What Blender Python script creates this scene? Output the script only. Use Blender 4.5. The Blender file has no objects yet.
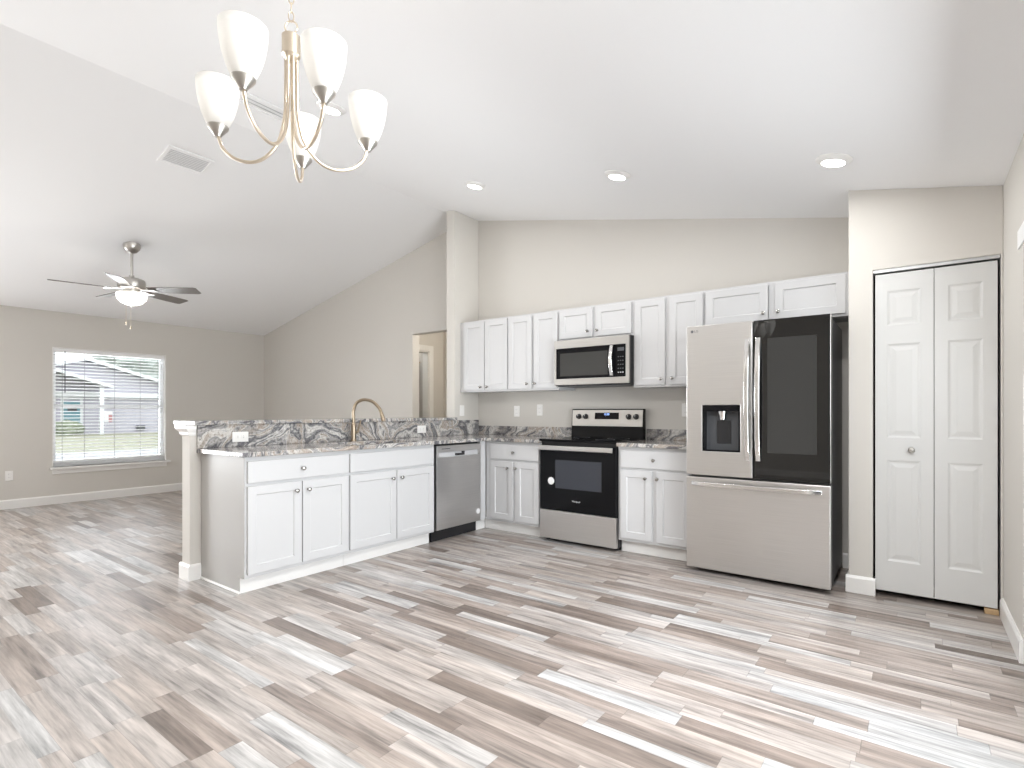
import bpy, bmesh, math, random
from mathutils import Vector, Matrix
random.seed(7)
S = bpy.context.scene
COL = S.collection
PI = math.pi

# ------------------------------------------------------------------ camera
CX, CY, CZ, YAW, FPX, HOR = 3.9861, -4.6956, 1.1633, 0.642, 538.06, 411.49
cam_d = bpy.data.cameras.new('camera'); cam = bpy.data.objects.new('camera', cam_d); COL.objects.link(cam)
cam.location = (CX, CY, CZ); cam.rotation_euler = (PI/2, 0, YAW)
cam_d.sensor_width = 36; cam_d.lens = FPX*36/1024; cam_d.shift_y = (HOR-384)/1024
cam_d.clip_start = .02; cam_d.clip_end = 300
S.camera = cam
# ------------------------------------------------------------------ world, daylight, exposure
W = bpy.data.worlds.new('world'); S.world = W; W.use_nodes = True
bg = W.node_tree.nodes['Background']; bg.inputs[0].default_value = (.86, .93, 1.0, 1); bg.inputs[1].default_value = 3.0
S.view_settings.view_transform = 'Standard'; S.view_settings.look = 'None'
S.view_settings.exposure = 0.1; S.view_settings.gamma = 1; S.view_settings.use_curve_mapping = False
S.cycles.max_bounces = 10; S.cycles.diffuse_bounces = 6; S.cycles.transparent_max_bounces = 16
S.cycles.sample_clamp_indirect = 6; S.cycles.caustics_reflective = False; S.cycles.caustics_refractive = False
S.cycles.use_denoising = True

def area(name, loc, rot, sx, sy, power, color=(1, 1, 1), portal=False):
    l = bpy.data.lights.new(name, 'AREA'); l.shape = 'RECTANGLE'; l.size = sx; l.size_y = sy
    l.energy = power; l.color = color
    if portal: l.cycles.is_portal = True
    o = bpy.data.objects.new(name, l); COL.objects.link(o); o.location = loc; o.rotation_euler = rot
    return o
# area lamps at the openings: patio door daylight, plus added fills
def aim(o, d):
    o.rotation_euler = Vector(d).to_track_quat('-Z', 'Y').to_euler(); return o
# sky light at the patio door; added uplights outside stand in for ground bounce
aim(area('daylight_patio_door', (4.484, -2.5, 1.0), (0, 0, 0), 2.3, 1.9, 80, (.90, .955, 1)), (-1, 0, -.25))
aim(area('patio_bounce_fill', (4.95, -2.5, -.06), (0, 0, 0), 2.2, .75, 135, (.95, .98, 1)), (-.25, 0, 1))
aim(area('street_bounce_fill', (-7.4, -2.1, -.15), (0, 0, 0), 3.0, 2.6, 850, (.92, .96, 1)), (1, 0, .6))
aim(area('fill_added_window', (-4.80, -5.4, 1.22), (0, 0, 0), 2.1, 1.5, 195, (.95, .975, 1)), (1, 0, .28))  # added lamp at an unseen window, brightens the living room
area('daylight_portal_living', (-4.86, -2.103, 1.217), (0, -PI/2, 0), 1.5, 1.27, 1, portal=True)

# ------------------------------------------------------------------ node helpers
def new_mat(name):
    m = bpy.data.materials.new(name); m.use_nodes = True
    return m, m.node_tree.nodes, m.node_tree.links, m.node_tree.nodes['Principled BSDF']
def lin(c): return tuple((x/255/12.92 if x/255 <= .04045 else ((x/255+.055)/1.055)**2.4) for x in c)
def plain(name, col, rough=.5, metal=0, bump=0, bscale=80, **kw):
    m, N, L, P = new_mat(name)
    P.inputs['Base Color'].default_value = (*col, 1); P.inputs['Roughness'].default_value = rough; P.inputs['Metallic'].default_value = metal
    for k, v in kw.items():
        P.inputs[k.replace('_', ' ')].default_value = v
    if bump:
        tc = N.new('ShaderNodeTexCoord'); nz = N.new('ShaderNodeTexNoise'); nz.inputs['Scale'].default_value = bscale; nz.inputs['Detail'].default_value = 3
        b = N.new('ShaderNodeBump'); b.inputs['Strength'].default_value = bump; b.inputs['Distance'].default_value = .004
        L.new(tc.outputs['Object'], nz.inputs['Vector']); L.new(nz.outputs['Fac'], b.inputs['Height']); L.new(b.outputs['Normal'], P.inputs['Normal'])
    return m
def emis(name, col, st):
    m, N, L, P = new_mat(name)
    P.inputs['Base Color'].default_value = (.8, .8, .8, 1)
    P.inputs['Emission Color'].default_value = (*col, 1); P.inputs['Emission Strength'].default_value = st
    return m
def ramp(N, stops, interp='LINEAR'):
    r = N.new('ShaderNodeValToRGB'); e = r.color_ramp.elements; r.color_ramp.interpolation = interp
    while len(e) < len(stops): e.new(.5)
    for i, (p, c) in enumerate(stops): e[i].position = p; e[i].color = (*c, 1)
    return r
def brushed(name, col, rough=.27, axis=2, strength=.08):
    m, N, L, P = new_mat(name)
    P.inputs['Metallic'].default_value = 1; P.inputs['Roughness'].default_value = rough
    tc = N.new('ShaderNodeTexCoord'); mp = N.new('ShaderNodeMapping'); sc = [260, 260, 260]; sc[axis] = 3
    mp.inputs['Scale'].default_value = sc
    nz = N.new('ShaderNodeTexNoise'); nz.inputs['Scale'].default_value = 1; nz.inputs['Detail'].default_value = 2
    b = N.new('ShaderNodeBump'); b.inputs['Strength'].default_value = strength; b.inputs['Distance'].default_value = .001
    L.new(tc.outputs['Object'], mp.inputs['Vector']); L.new(mp.outputs[0], nz.inputs['Vector']); L.new(nz.outputs['Fac'], b.inputs['Height']); L.new(b.outputs['Normal'], P.inputs['Normal'])
    r = ramp(N, [(.3, tuple(c*.93 for c in col)), (.7, col)])
    L.new(nz.outputs['Fac'], r.inputs[0]); L.new(r.outputs[0], P.inputs['Base Color'])
    return m
def thin_glass(name, tint=(1, 1, 1), refl=.08):
    m, N, L, P = new_mat(name); N.remove(P)
    out = N['Material Output']; t = N.new('ShaderNodeBsdfTransparent'); t.inputs[0].default_value = (*tint, 1)
    g = N.new('ShaderNodeBsdfGlossy'); g.inputs['Roughness'].default_value = .02
    mx = N.new('ShaderNodeMixShader'); fr = N.new('ShaderNodeFresnel'); fr.inputs['IOR'].default_value = 1.4
    L.new(fr.outputs[0], mx.inputs[0]); L.new(t.outputs[0], mx.inputs[1]); L.new(g.outputs[0], mx.inputs[2]); L.new(mx.outputs[0], out.inputs[0])
    return m
def frosted(name, col=(.95, .93, .9), glow=0.0):
    m, N, L, P = new_mat(name); N.remove(P)
    out = N['Material Output']; d = N.new('ShaderNodeBsdfDiffuse'); d.inputs[0].default_value = (*col, 1)
    t = N.new('ShaderNodeBsdfTranslucent'); t.inputs[0].default_value = (*col, 1)
    mx = N.new('ShaderNodeMixShader'); mx.inputs[0].default_value = .55
    gl = N.new('ShaderNodeBsdfGlossy'); gl.inputs['Roughness'].default_value = .3
    m2 = N.new('ShaderNodeMixShader'); m2.inputs[0].default_value = .04
    L.new(d.outputs[0], mx.inputs[1]); L.new(t.outputs[0], mx.inputs[2]); L.new(mx.outputs[0], m2.inputs[1]); L.new(gl.outputs[0], m2.inputs[2])
    if glow:
        e = N.new('ShaderNodeEmission'); e.inputs[0].default_value = (1, .96, .88, 1); e.inputs[1].default_value = glow
        a = N.new('ShaderNodeAddShader'); L.new(m2.outputs[0], a.inputs[0]); L.new(e.outputs[0], a.inputs[1]); L.new(a.outputs[0], out.inputs[0])
    else: L.new(m2.outputs[0], out.inputs[0])
    return m
def math_node(N, L, op, a, b=None, c=None):
    n = N.new('ShaderNodeMath'); n.operation = op
    for i, v in enumerate((a, b, c)):
        if v is None: continue
        if isinstance(v, (int, float)): n.inputs[i].default_value = v
        else: L.new(v, n.inputs[i])
    return n.outputs[0]

def floor_material():
    m, N, L, P = new_mat('wood_plank_floor')
    M = lambda op, a, b=None, c=None: math_node(N, L, op, a, b, c)
    tc = N.new('ShaderNodeTexCoord'); sp = N.new('ShaderNodeSeparateXYZ'); L.new(tc.outputs['Object'], sp.inputs[0])
    x, y = sp.outputs[0], sp.outputs[1]
    def wn1(v):
        n = N.new('ShaderNodeTexWhiteNoise'); n.noise_dimensions = '1D'; L.new(v, n.inputs['W']); return n
    # rows of 0.18 m, each split once at a random place into two strips
    RW = .156
    yr = M('DIVIDE', M('ADD', y, 40.02), RW); row = M('FLOOR', yr); fy = M('SUBTRACT', yr, row)
    r0 = wn1(M('MULTIPLY', row, 1.317))
    split = M('ADD', M('MULTIPLY', r0.outputs['Value'], .34), .33)
    upper = M('GREATER_THAN', fy, split)
    strip = M('ADD', M('MULTIPLY', row, 2.0), upper)
    r1 = wn1(M('ADD', M('MULTIPLY', strip, 3.713), .37))
    ln = M('ADD', M('MULTIPLY', r1.outputs['Value'], .35), .42)
    r2 = wn1(M('ADD', M('MULTIPLY', strip, 7.91), 11.3))
    xr = M('ADD', M('DIVIDE', M('ADD', x, 60.0), ln), M('MULTIPLY', r2.outputs['Value'], 9.0))
    cellx = M('FLOOR', xr); fx = M('SUBTRACT', xr, cellx)
    cv = N.new('ShaderNodeCombineXYZ'); L.new(cellx, cv.inputs[0]); L.new(strip, cv.inputs[1])
    wn = N.new('ShaderNodeTexWhiteNoise'); wn.noise_dimensions = '2D'; L.new(cv.outputs[0], wn.inputs['Vector'])
    val = wn.outputs['Value']
    cr = ramp(N, [(0, (0.162, 0.128, 0.108)), (0.1, (0.232, 0.19, 0.166)), (0.22, (0.302, 0.255, 0.226)), (0.4, (0.351, 0.306, 0.275)), (0.58, (0.378, 0.338, 0.311)), (0.76, (0.4, 0.37, 0.35)), (0.9, (0.421, 0.404, 0.39)), (1, (0.448, 0.443, 0.437))])
    L.new(val, cr.inputs[0])
    # grain running along the plank
    gv = N.new('ShaderNodeCombineXYZ'); L.new(M('MULTIPLY', x, 2.0), gv.inputs[0]); L.new(M('MULTIPLY', y, 24.0), gv.inputs[1]); L.new(M('MULTIPLY', val, 50.0), gv.inputs[2])
    g1 = N.new('ShaderNodeTexNoise'); g1.inputs['Scale'].default_value = 1; g1.inputs['Detail'].default_value = 6; g1.inputs['Roughness'].default_value = .55; g1.inputs['Distortion'].default_value = .12
    L.new(gv.outputs[0], g1.inputs['Vector'])
    gv2 = N.new('ShaderNodeCombineXYZ'); L.new(M('MULTIPLY', x, 1.1), gv2.inputs[0]); L.new(M('MULTIPLY', y, 10.0), gv2.inputs[1]); L.new(M('MULTIPLY', val, 91.0), gv2.inputs[2])
    g2 = N.new('ShaderNodeTexNoise'); g2.inputs['Scale'].default_value = 1; g2.inputs['Detail'].default_value = 3; L.new(gv2.outputs[0], g2.inputs['Vector'])
    k = M('ADD', M('MULTIPLY', M('SUBTRACT', g1.outputs['Fac'], .5), 2.0), M('MULTIPLY', M('SUBTRACT', g2.outputs['Fac'], .5), .7))
    gv3 = N.new('ShaderNodeCombineXYZ'); L.new(M('MULTIPLY', x, 5.0), gv3.inputs[0]); L.new(M('MULTIPLY', y, 85.0), gv3.inputs[1]); L.new(M('MULTIPLY', val, 33.0), gv3.inputs[2])
    g3 = N.new('ShaderNodeTexNoise'); g3.inputs['Scale'].default_value = 1; g3.inputs['Detail'].default_value = 4; g3.inputs['Roughness'].default_value = .6; L.new(gv3.outputs[0], g3.inputs['Vector'])
    crack = M('MULTIPLY', M('MAXIMUM', M('SUBTRACT', g3.outputs['Fac'], .6), 0.0), -2.2)
    k = M('ADD', M('ADD', k, M('ADD', crack, M('MULTIPLY', M('SUBTRACT', g3.outputs['Fac'], .5), 1.3))), 1.0)
    # seams
    def seam(f, w):
        a = M('LESS_THAN', f, w); b = M('GREATER_THAN', f, M('SUBTRACT', 1.0, w)) if not isinstance(w, float) else M('GREATER_THAN', f, 1-w)
        return M('MAXIMUM', a, b)
    s = M('MAXIMUM', seam(fy, .005), seam(fx, .0018))
    kk = M('MULTIPLY', k, M('SUBTRACT', 1.0, M('MULTIPLY', s, .3)))
    vm = N.new('ShaderNodeVectorMath'); vm.operation = 'SCALE'; L.new(cr.outputs[0], vm.inputs[0]); L.new(kk, vm.inputs['Scale'])
    L.new(vm.outputs[0], P.inputs['Base Color'])
    P.inputs['Roughness'].default_value = .36
    L.new(M('ADD', M('MULTIPLY', g1.outputs['Fac'], .14), .27), P.inputs['Roughness'])
    P.inputs['Specular IOR Level'].default_value = .8
    bp = N.new('ShaderNodeBump'); bp.inputs['Strength'].default_value = .10; bp.inputs['Distance'].default_value = .003
    L.new(M('SUBTRACT', g1.outputs['Fac'], M('MULTIPLY', s, .6)), bp.inputs['Height']); L.new(bp.outputs[0], P.inputs['Normal'])
    return m

def granite_material():
    m, N, L, P = new_mat('swirled_granite')
    M = lambda op, a, b=None, c=None: math_node(N, L, op, a, b, c)
    tc = N.new('ShaderNodeTexCoord')
    # large warp so the bands fold into swirls
    w = N.new('ShaderNodeTexNoise'); w.inputs['Scale'].default_value = 1.6; w.inputs['Detail'].default_value = 2; L.new(tc.outputs['Object'], w.inputs['Vector'])
    sub = N.new('ShaderNodeVectorMath'); sub.operation = 'SUBTRACT'; sub.inputs[1].default_value = (.5, .5, .5); L.new(w.outputs['Color'], sub.inputs[0])
    scl = N.new('ShaderNodeVectorMath'); scl.operation = 'SCALE'; scl.inputs['Scale'].default_value = 1.5; L.new(sub.outputs[0], scl.inputs[0])
    add = N.new('ShaderNodeVectorMath'); L.new(tc.outputs['Object'], add.inputs[0]); L.new(scl.outputs[0], add.inputs[1])
    st = N.new('ShaderNodeTexNoise'); st.inputs['Scale'].default_value = 1.9; st.inputs['Detail'].default_value = 5; st.inputs['Roughness'].default_value = .5; st.inputs['Distortion'].default_value = 1.1
    L.new(add.outputs[0], st.inputs['Vector'])
    vmix = M('ADD', st.outputs['Fac'], M('MULTIPLY', w.outputs['Fac'], 0.0))
    lo, md, hi, wh, br_ = (.11, .11, .125), (.27, .27, .28), (.46, .45, .44), (.68, .665, .645), (.40, .345, .30)
    r = ramp(N, [(.24, md), (.29, hi), (.325, lo), (.355, hi), (.385, wh), (.415, md), (.44, lo), (.465, hi), (.49, br_), (.515, wh), (.535, md), (.56, hi), (.58, lo), (.61, md), (.635, wh), (.665, hi), (.69, lo), (.73, md), (.78, wh)])
    L.new(vmix, r.inputs[0])
    sp = N.new('ShaderNodeTexNoise'); sp.inputs['Scale'].default_value = 70; sp.inputs['Detail'].default_value = 4; sp.inputs['Roughness'].default_value = .7; L.new(tc.outputs['Object'], sp.inputs['Vector'])
    sr = ramp(N, [(.3, (.28, .25, .22)), (.45, (.8, .78, .75)), (.6, (1, 1, 1)), (.75, (1.25, 1.22, 1.18))]); L.new(sp.outputs['Fac'], sr.inputs[0])
    mul = N.new('ShaderNodeMix'); mul.data_type = 'RGBA'; mul.blend_type = 'MULTIPLY'; mul.inputs[0].default_value = .85
    L.new(r.outputs[0], mul.inputs[6]); L.new(sr.outputs[0], mul.inputs[7])
    # brown patches
    bn = N.new('ShaderNodeTexNoise'); bn.inputs['Scale'].default_value = 3.1; bn.inputs['Detail'].default_value = 3; L.new(add.outputs[0], bn.inputs['Vector'])
    br = ramp(N, [(.56, (0, 0, 0)), (.74, (.55, .55, .55))]); L.new(bn.outputs['Fac'], br.inputs[0])
    mb = N.new('ShaderNodeMix'); mb.data_type = 'RGBA'; mb.blend_type = 'MULTIPLY'; L.new(br.outputs[0], mb.inputs[0])
    L.new(mul.outputs[2], mb.inputs[6]); mb.inputs[7].default_value = (.62, .47, .36, 1)
    L.new(mb.outputs[2], P.inputs['Base Color'])
    P.inputs['Roughness'].default_value = .12
    return m

MT = dict(
 wall=plain('beige_wall_paint', (.625, .60, .56), .75, bump=.06, bscale=120),
 ceil=plain('white_ceiling_paint', (.87, .87, .875), .85, bump=.06, bscale=150),
 cab=plain('white_cabinet_paint', (.585, .585, .59), .34),
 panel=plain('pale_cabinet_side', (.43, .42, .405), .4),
 trim=plain('white_trim_paint', (.82, .81, .79), .35),
 door=plain('white_door_paint', (.61, .61, .60), .38),
 floor=floor_material(), granite=granite_material(),
 steel=brushed('brushed_stainless', (.63, .615, .60), .34, 0),
 steely=brushed('brushed_stainless_side', (.60, .585, .575), .34, 1),
 dull=plain('dull_stainless_panel', (.60, .575, .54), .55, 1),
 msteel=brushed('reflection_dimmed_stainless', (.43, .415, .395), .36, 0),  # same stainless as elsewhere, base darkened to subdue its bright reflection
 chrome=plain('polished_handle_steel', (.80, .79, .78), .16, 1),
 nickel=plain('champagne_nickel', (.74, .65, .53), .34, 1),
 bronze=plain('brushed_gold_bronze', (.37, .30, .22), .3, 1),
 knobm=plain('dark_knob_nickel', (.40, .39, .37), .25, 1),
 nickel2=plain('satin_nickel', (.54, .52, .49), .3, 1),
 black=plain('black_plastic', (.012, .012, .014), .35),
 bglass=plain('black_glass', (.006, .006, .007), .05, Specular_IOR_Level=.13),
 fglass=plain('fridge_black_glass', (.008, .0075, .007), .03, Specular_IOR_Level=.55),
 bglass2=plain('smoked_window_glass', (.03, .03, .029), .04),
 ovenwin=plain('oven_window_glass', (.032, .035, .045), .06),
 grey=plain('dark_grey_plastic', (.06, .063, .07), .4),
 fridge_side=plain('grey_appliance_side', (.13, .13, .135), .4, .3),
 plate=plain('white_plate_plastic', (.84, .83, .81), .3),
 slot=plain('outlet_slot_dark', (.05, .05, .05), .5),
 display=emis('blue_clock_digits', (.12, .35, 1.0), 2.0),
 lens=emis('lamp_lens', (1, .965, .9), 14),
 shade=frosted('frosted_glass_shade', (.74, .735, .725), glow=.12),
 bowl=frosted('frosted_fan_bowl', glow=.35),
 bulb=emis('bulb_glow', (1, .95, .88), 2),
 glass=thin_glass('window_glass'),
 vinyl=plain('white_vinyl', (.85, .86, .87), .35),
 slat=plain('white_blind_slat', (.88, .88, .88), .5),
 cord=plain('grey_ladder_cord', (.28, .28, .28), .7),
 blade=plain('dark_fan_blade', (.12, .10, .09), .3),
 vent=plain('white_vent_metal', (.87, .87, .87), .45),
 ventdark=plain('vent_duct_dark', (.6, .6, .6), .7),
 dark=plain('painted_gap_shade', (.03, .03, .03), .8),
 wood=plain('raw_wood_block', (.48, .33, .18), .6),
 sticker=plain('white_sticker', (.85, .85, .85), .4),
 labelgrey=plain('silver_label', (.52, .52, .53), .35),
 lettering=plain('white_lettering', (.8, .8, .8), .4),
 lettergrey=plain('grey_lettering', (.12, .12, .13), .4),
 redmark=plain('dark_red_emblem', (.28, .02, .06), .35),
 tracksteel=plain('pale_track_metal', (.55, .56, .56), .35, .7),
)

# ------------------------------------------------------------------ mesh helpers
def ID(a, b, c): return (a, b, c)
def TY(a, d, z): return (a, -d, z)        # things that face -Y: a along x, d out of the wall y=0
def TX(a, d, z): return (d, a, z)         # things that face +X: a along y, d out of the plane x=0
def box(bm, T, a0, a1, b0, b1, c0, c1):
    v = [bm.verts.new(T(a, b, c)) for a in (a0, a1) for b in (b0, b1) for c in (c0, c1)]
    for f in ((0, 1, 3, 2), (4, 6, 7, 5), (0, 4, 5, 1), (2, 3, 7, 6), (0, 2, 6, 4), (1, 5, 7, 3)):
        bm.faces.new([v[i] for i in f])
def grid(bm, M, A, B, c0, c1, inc=lambda i, j: True):
    """solid of cells A x B, thickness c0..c1, mapped by M(a,b,c); returns front faces {(i,j):face} on the c1 side"""
    cache = {}
    def vt(i, j, k):
        if (i, j, k) not in cache: cache[(i, j, k)] = bm.verts.new(M(A[i], B[j], (c0, c1)[k]))
        return cache[(i, j, k)]
    n, m_ = len(A)-1, len(B)-1; front = {}
    for i in range(n):
        for j in range(m_):
            if not inc(i, j): continue
            front[(i, j)] = bm.faces.new([vt(i, j, 1), vt(i+1, j, 1), vt(i+1, j+1, 1), vt(i, j+1, 1)])
            bm.faces.new([vt(i, j, 0), vt(i, j+1, 0), vt(i+1, j+1, 0), vt(i+1, j, 0)])
            for (di, dj, e) in ((-1, 0, ((i, j), (i, j+1))), (1, 0, ((i+1, j), (i+1, j+1))), (0, -1, ((i, j), (i+1, j))), (0, 1, ((i, j+1), (i+1, j+1)))):
                ii, jj = i+di, j+dj
                if not (0 <= ii < n and 0 <= jj < m_) or not inc(ii, jj):
                    (p, q) = e
                    bm.faces.new([vt(*p, 0), vt(*q, 0), vt(*q, 1), vt(*p, 1)])
    return front
def inset(bm, face, t, depth):
    bm.normal_update()
    bmesh.ops.inset_region(bm, faces=[face], thickness=t, depth=depth, use_even_offset=True, use_boundary=True)
def slab(bm, T, a0, a1, d0, d1, z0, z1, ins=()):
    """a door or drawer front: box whose front face (at d1) is stepped in and out by the insets"""
    M = lambda a, z, d: T(a, d, z)
    fr = grid(bm, M, [a0, a1], [z0, z1], d0, d1)[(0, 0)]
    bmesh.ops.recalc_face_normals(bm, faces=bm.faces[:])
    for t, dp in ins: inset(bm, fr, t, dp)
def lathe(bm, prof, c=(0, 0, 0), n=32, T=None, cap=True):
    """prof: (r, h); T maps local (u, v, h) to world"""
    T = T or (lambda u, v, h: (c[0]+u, c[1]+v, c[2]+h))
    rings = []
    for r, h in prof:
        if r < 1e-6: rings.append([bm.verts.new(T(0, 0, h))])
        else: rings.append([bm.verts.new(T(r*math.cos(2*PI*i/n), r*math.sin(2*PI*i/n), h)) for i in range(n)])
    for A, B in zip(rings, rings[1:]):
        if len(A) == 1 and len(B) == 1: continue
        for i in range(n):
            j = (i+1) % n
            if len(A) == 1: bm.faces.new([A[0], B[i], B[j]])
            elif len(B) == 1: bm.faces.new([A[i], A[j], B[0]])
            else: bm.faces.new([A[i], A[j], B[j], B[i]])
    if cap:
        for R in (rings[0], rings[-1]):
            if len(R) > 1: bm.faces.new(R)
def catmull(pts, k=8):
    P = [Vector(p) for p in pts]; P = [2*P[0]-P[1]]+P+[2*P[-1]-P[-2]]; out = []
    for i in range(1, len(P)-2):
        for s in range(k):
            t = s/k
            out.append(.5*((2*P[i])+(-P[i-1]+P[i+1])*t+(2*P[i-1]-5*P[i]+4*P[i+1]-P[i+2])*t*t+(-P[i-1]+3*P[i]-3*P[i+1]+P[i+2])*t**3))
    out.append(P[-2]); return out
def tube(bm, path, r, n=12, closed=False):
    P = [Vector(p) for p in path]; R = r if isinstance(r, (list, tuple)) else [r]*len(P)
    up = None; rings = []
    for i, p in enumerate(P):
        if closed: t = (P[(i+1) % len(P)]-P[i-1]).normalized()
        else: t = (P[min(i+1, len(P)-1)]-P[max(i-1, 0)]).normalized()
        if up is None:
            up = t.orthogonal().normalized()
        up = (up-t*up.dot(t)).normalized(); sd = t.cross(up)
        rings.append([bm.verts.new(p+R[i]*(math.cos(2*PI*k/n)*up+math.sin(2*PI*k/n)*sd)) for k in range(n)])
    m_ = len(rings)
    for i in range(m_ if closed else m_-1):
        A, B = rings[i], rings[(i+1) % m_]
        for k in range(n):
            bm.faces.new([A[k], A[(k+1) % n], B[(k+1) % n], B[k]])
    if not closed: bm.faces.new(rings[0][::-1]); bm.faces.new(rings[-1])
def sweep_bar(bm, T, st, w, t):
    """flat bar through stations (a, d, z): w wide along the given axis vector, t thick outwards"""
    rings = []
    for (a, d, z, axis) in st:
        hw = w/2
        if axis == 'a': c = [(a-hw, d-t, z), (a+hw, d-t, z), (a+hw*.8, d, z), (a-hw*.8, d, z)]
        else: c = [(a, d-t, z-hw), (a, d-t, z+hw), (a, d, z+hw*.8), (a, d, z-hw*.8)]
        rings.append([bm.verts.new(T(*q)) for q in c])
    for A, B in zip(rings, rings[1:]):
        for k in range(4): bm.faces.new([A[k], A[(k+1) % 4], B[(k+1) % 4], B[k]])
    bm.faces.new(rings[0][::-1]); bm.faces.new(rings[-1])
def wloc(o):
    v = Vector((0, 0, 0))
    while o: v = v+o.location; o = o.parent
    return v
def obj(name, bm, mat, parent=None, loc=None, smooth=False, bevel=.0015, label=None):
    """link bm (world coordinates) as one mesh object; loc = origin of a top-level mesh"""
    bmesh.ops.recalc_face_normals(bm, faces=bm.faces[:])
    me = bpy.data.meshes.new(name)
    org = wloc(parent) if parent else Vector(loc or (0, 0, 0))
    bm.transform(Matrix.Translation(-org)); bm.to_mesh(me); bm.free()
    o = bpy.data.objects.new(name, me); COL.objects.link(o)
    if parent: o.parent = parent
    else: o.location = org
    me.materials.append(MT[mat] if isinstance(mat, str) else mat)
    if smooth:
        for p in me.polygons: p.use_smooth = True
        if smooth != 'all':
            me.set_sharp_from_angle(angle=math.radians(40))
    if bevel:
        b = o.modifiers.new('bevel', 'BEVEL'); b.width = bevel; b.segments = 2; b.limit_method = 'ANGLE'; b.angle_limit = math.radians(35)
    if label: o['label'] = label
    return o
def tag(o, label, cat, group=None, kind=None):
    o['label'] = label; o['category'] = cat
    if group: o['group'] = group
    if kind: o['kind'] = kind
    return o
def thing(name, label, cat, loc, group=None):
    o = bpy.data.objects.new(name, None); COL.objects.link(o); o.location = loc; o.empty_display_size = .1
    return tag(o, label, cat, group)
def struct(name, bm, mat, label=None, bevel=0, **k):
    o = obj(name, bm, mat, bevel=bevel, **k); o['kind'] = 'structure'
    if label: o['label'] = label
    return o
def B(T, *bx_):
    bm = bmesh.new()
    for b in bx_: box(bm, T, *b)
    return bm
def text_mesh(name, txt, size, mat, T, parent, align='CENTER', label=None):
    cu = bpy.data.curves.new(name, 'FONT'); cu.body = txt; cu.size = size; cu.align_x = align; cu.align_y = 'CENTER'; cu.extrude = .0003
    to = bpy.data.objects.new(name+'_c', cu); COL.objects.link(to)
    bpy.context.view_layer.update()
    me = bpy.data.meshes.new_from_object(to.evaluated_get(bpy.context.evaluated_depsgraph_get()))
    bpy.data.objects.remove(to); bpy.data.curves.remove(cu)
    bm = bmesh.new(); bm.from_mesh(me); bpy.data.meshes.remove(me)
    for v in bm.verts: v.co = T(*v.co)
    return obj(name, bm, mat, parent, bevel=0, label=label)
def dup(root, loc, label=None):
    r = root.copy(); COL.objects.link(r); r.location = loc
    if label: r['label'] = label
    for ch in list(root.children):
        c = ch.copy(); COL.objects.link(c); c.parent = r
        for g in list(ch.children):
            d = g.copy(); COL.objects.link(d); d.parent = c
    return r

# ------------------------------------------------------------------ room shell
XL, XR, YF, PY = -4.672, 4.389, -7.5, -.603
RX = -.2
def cz(x): return 3.3405-.20494*x if x >= RX else 2.423+.21422*(x-XL)
TOP = 99
# floor
bm = bmesh.new(); box(bm, ID, XL-.12, XR+.12, YF-.12, 2.6, -.12, 0); struct('floor', bm, 'floor')
# ceiling: two slopes meeting in a ridge
bm = bmesh.new(); xs = [XL-.12, RX, XR+.12]
grid(bm, lambda a, b, c: (a, b, cz(a)+c), xs, [YF-.12, .12], 0, .1); struct('ceiling', bm, 'ceil')
def gable_wall(name, xs, zs, y0, y1, inc, mat='wall', **k):
    bm = bmesh.new()
    grid(bm, lambda a, b, c: (a, c, cz(a) if b == TOP else b), xs, zs+[TOP], y0, y1, inc); return struct(name, bm, mat, **k)
# back wall with the hall opening
gable_wall('wall_back', [XL-.12, -1.096, -.30, RX, 0, XR+.12], [0, 2.143], 0, .115, lambda i, j: not (i == 1 and j == 0))
# wall behind the camera
gable_wall('wall_front', [XL-.12, RX, XR+.12], [0], YF-.12, YF, lambda i, j: True)
# living room window wall, with the added second opening
WY0, WY1, WZ0, WZ1 = -2.743, -1.463, .46, 1.975
bm = bmesh.new(); grid(bm, lambda a, b, c: (c, a, b), [YF, -6.5, -4.3, WY0, WY1, 0], [0, WZ0, WZ1, cz(XL)], XL-.12, XL, lambda i, j: not (i in (1, 3) and j == 1)); struct('wall_left', bm, 'wall')
# right wall with the patio door opening
bm = bmesh.new(); grid(bm, lambda a, b, c: (c, a, b), [YF, -3.7, -1.30, 0], [0, 2.0, cz(XR)], XR, XR+.12, lambda i, j: not (i == 1 and j == 0)); struct('wall_right', bm, 'wall')
# pantry enclosure
bm = bmesh.new(); grid(bm, lambda a, b, c: (a, c, cz(a) if b == TOP else b), [3.645, 3.776, 4.379, XR], [0, 2.055, TOP], PY, PY+.1, lambda i, j: not (i == 1 and j == 0)); struct('wall_pantry', bm, 'wall', bevel=.004)
bm = bmesh.new(); grid(bm, lambda a, b, c: (a, c, cz(a) if b == TOP else b), [3.645, 3.745], [0, TOP], PY+.1, 0); struct('wall_pantry_side', bm, 'wall')
# stub wall + knee wall of the breakfast bar
bm = bmesh.new(); grid(bm, lambda a, b, c: (a, c, cz(a) if b == TOP else b), [-.124, 0], [0, TOP], -.3986, 0); struct('wall_stub', bm, 'wall', bevel=.004)
struct('wall_knee', B(ID, (-.124, 0, -3.06, -.3986, 0, 1.068)), 'wall', bevel=.004)
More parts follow.
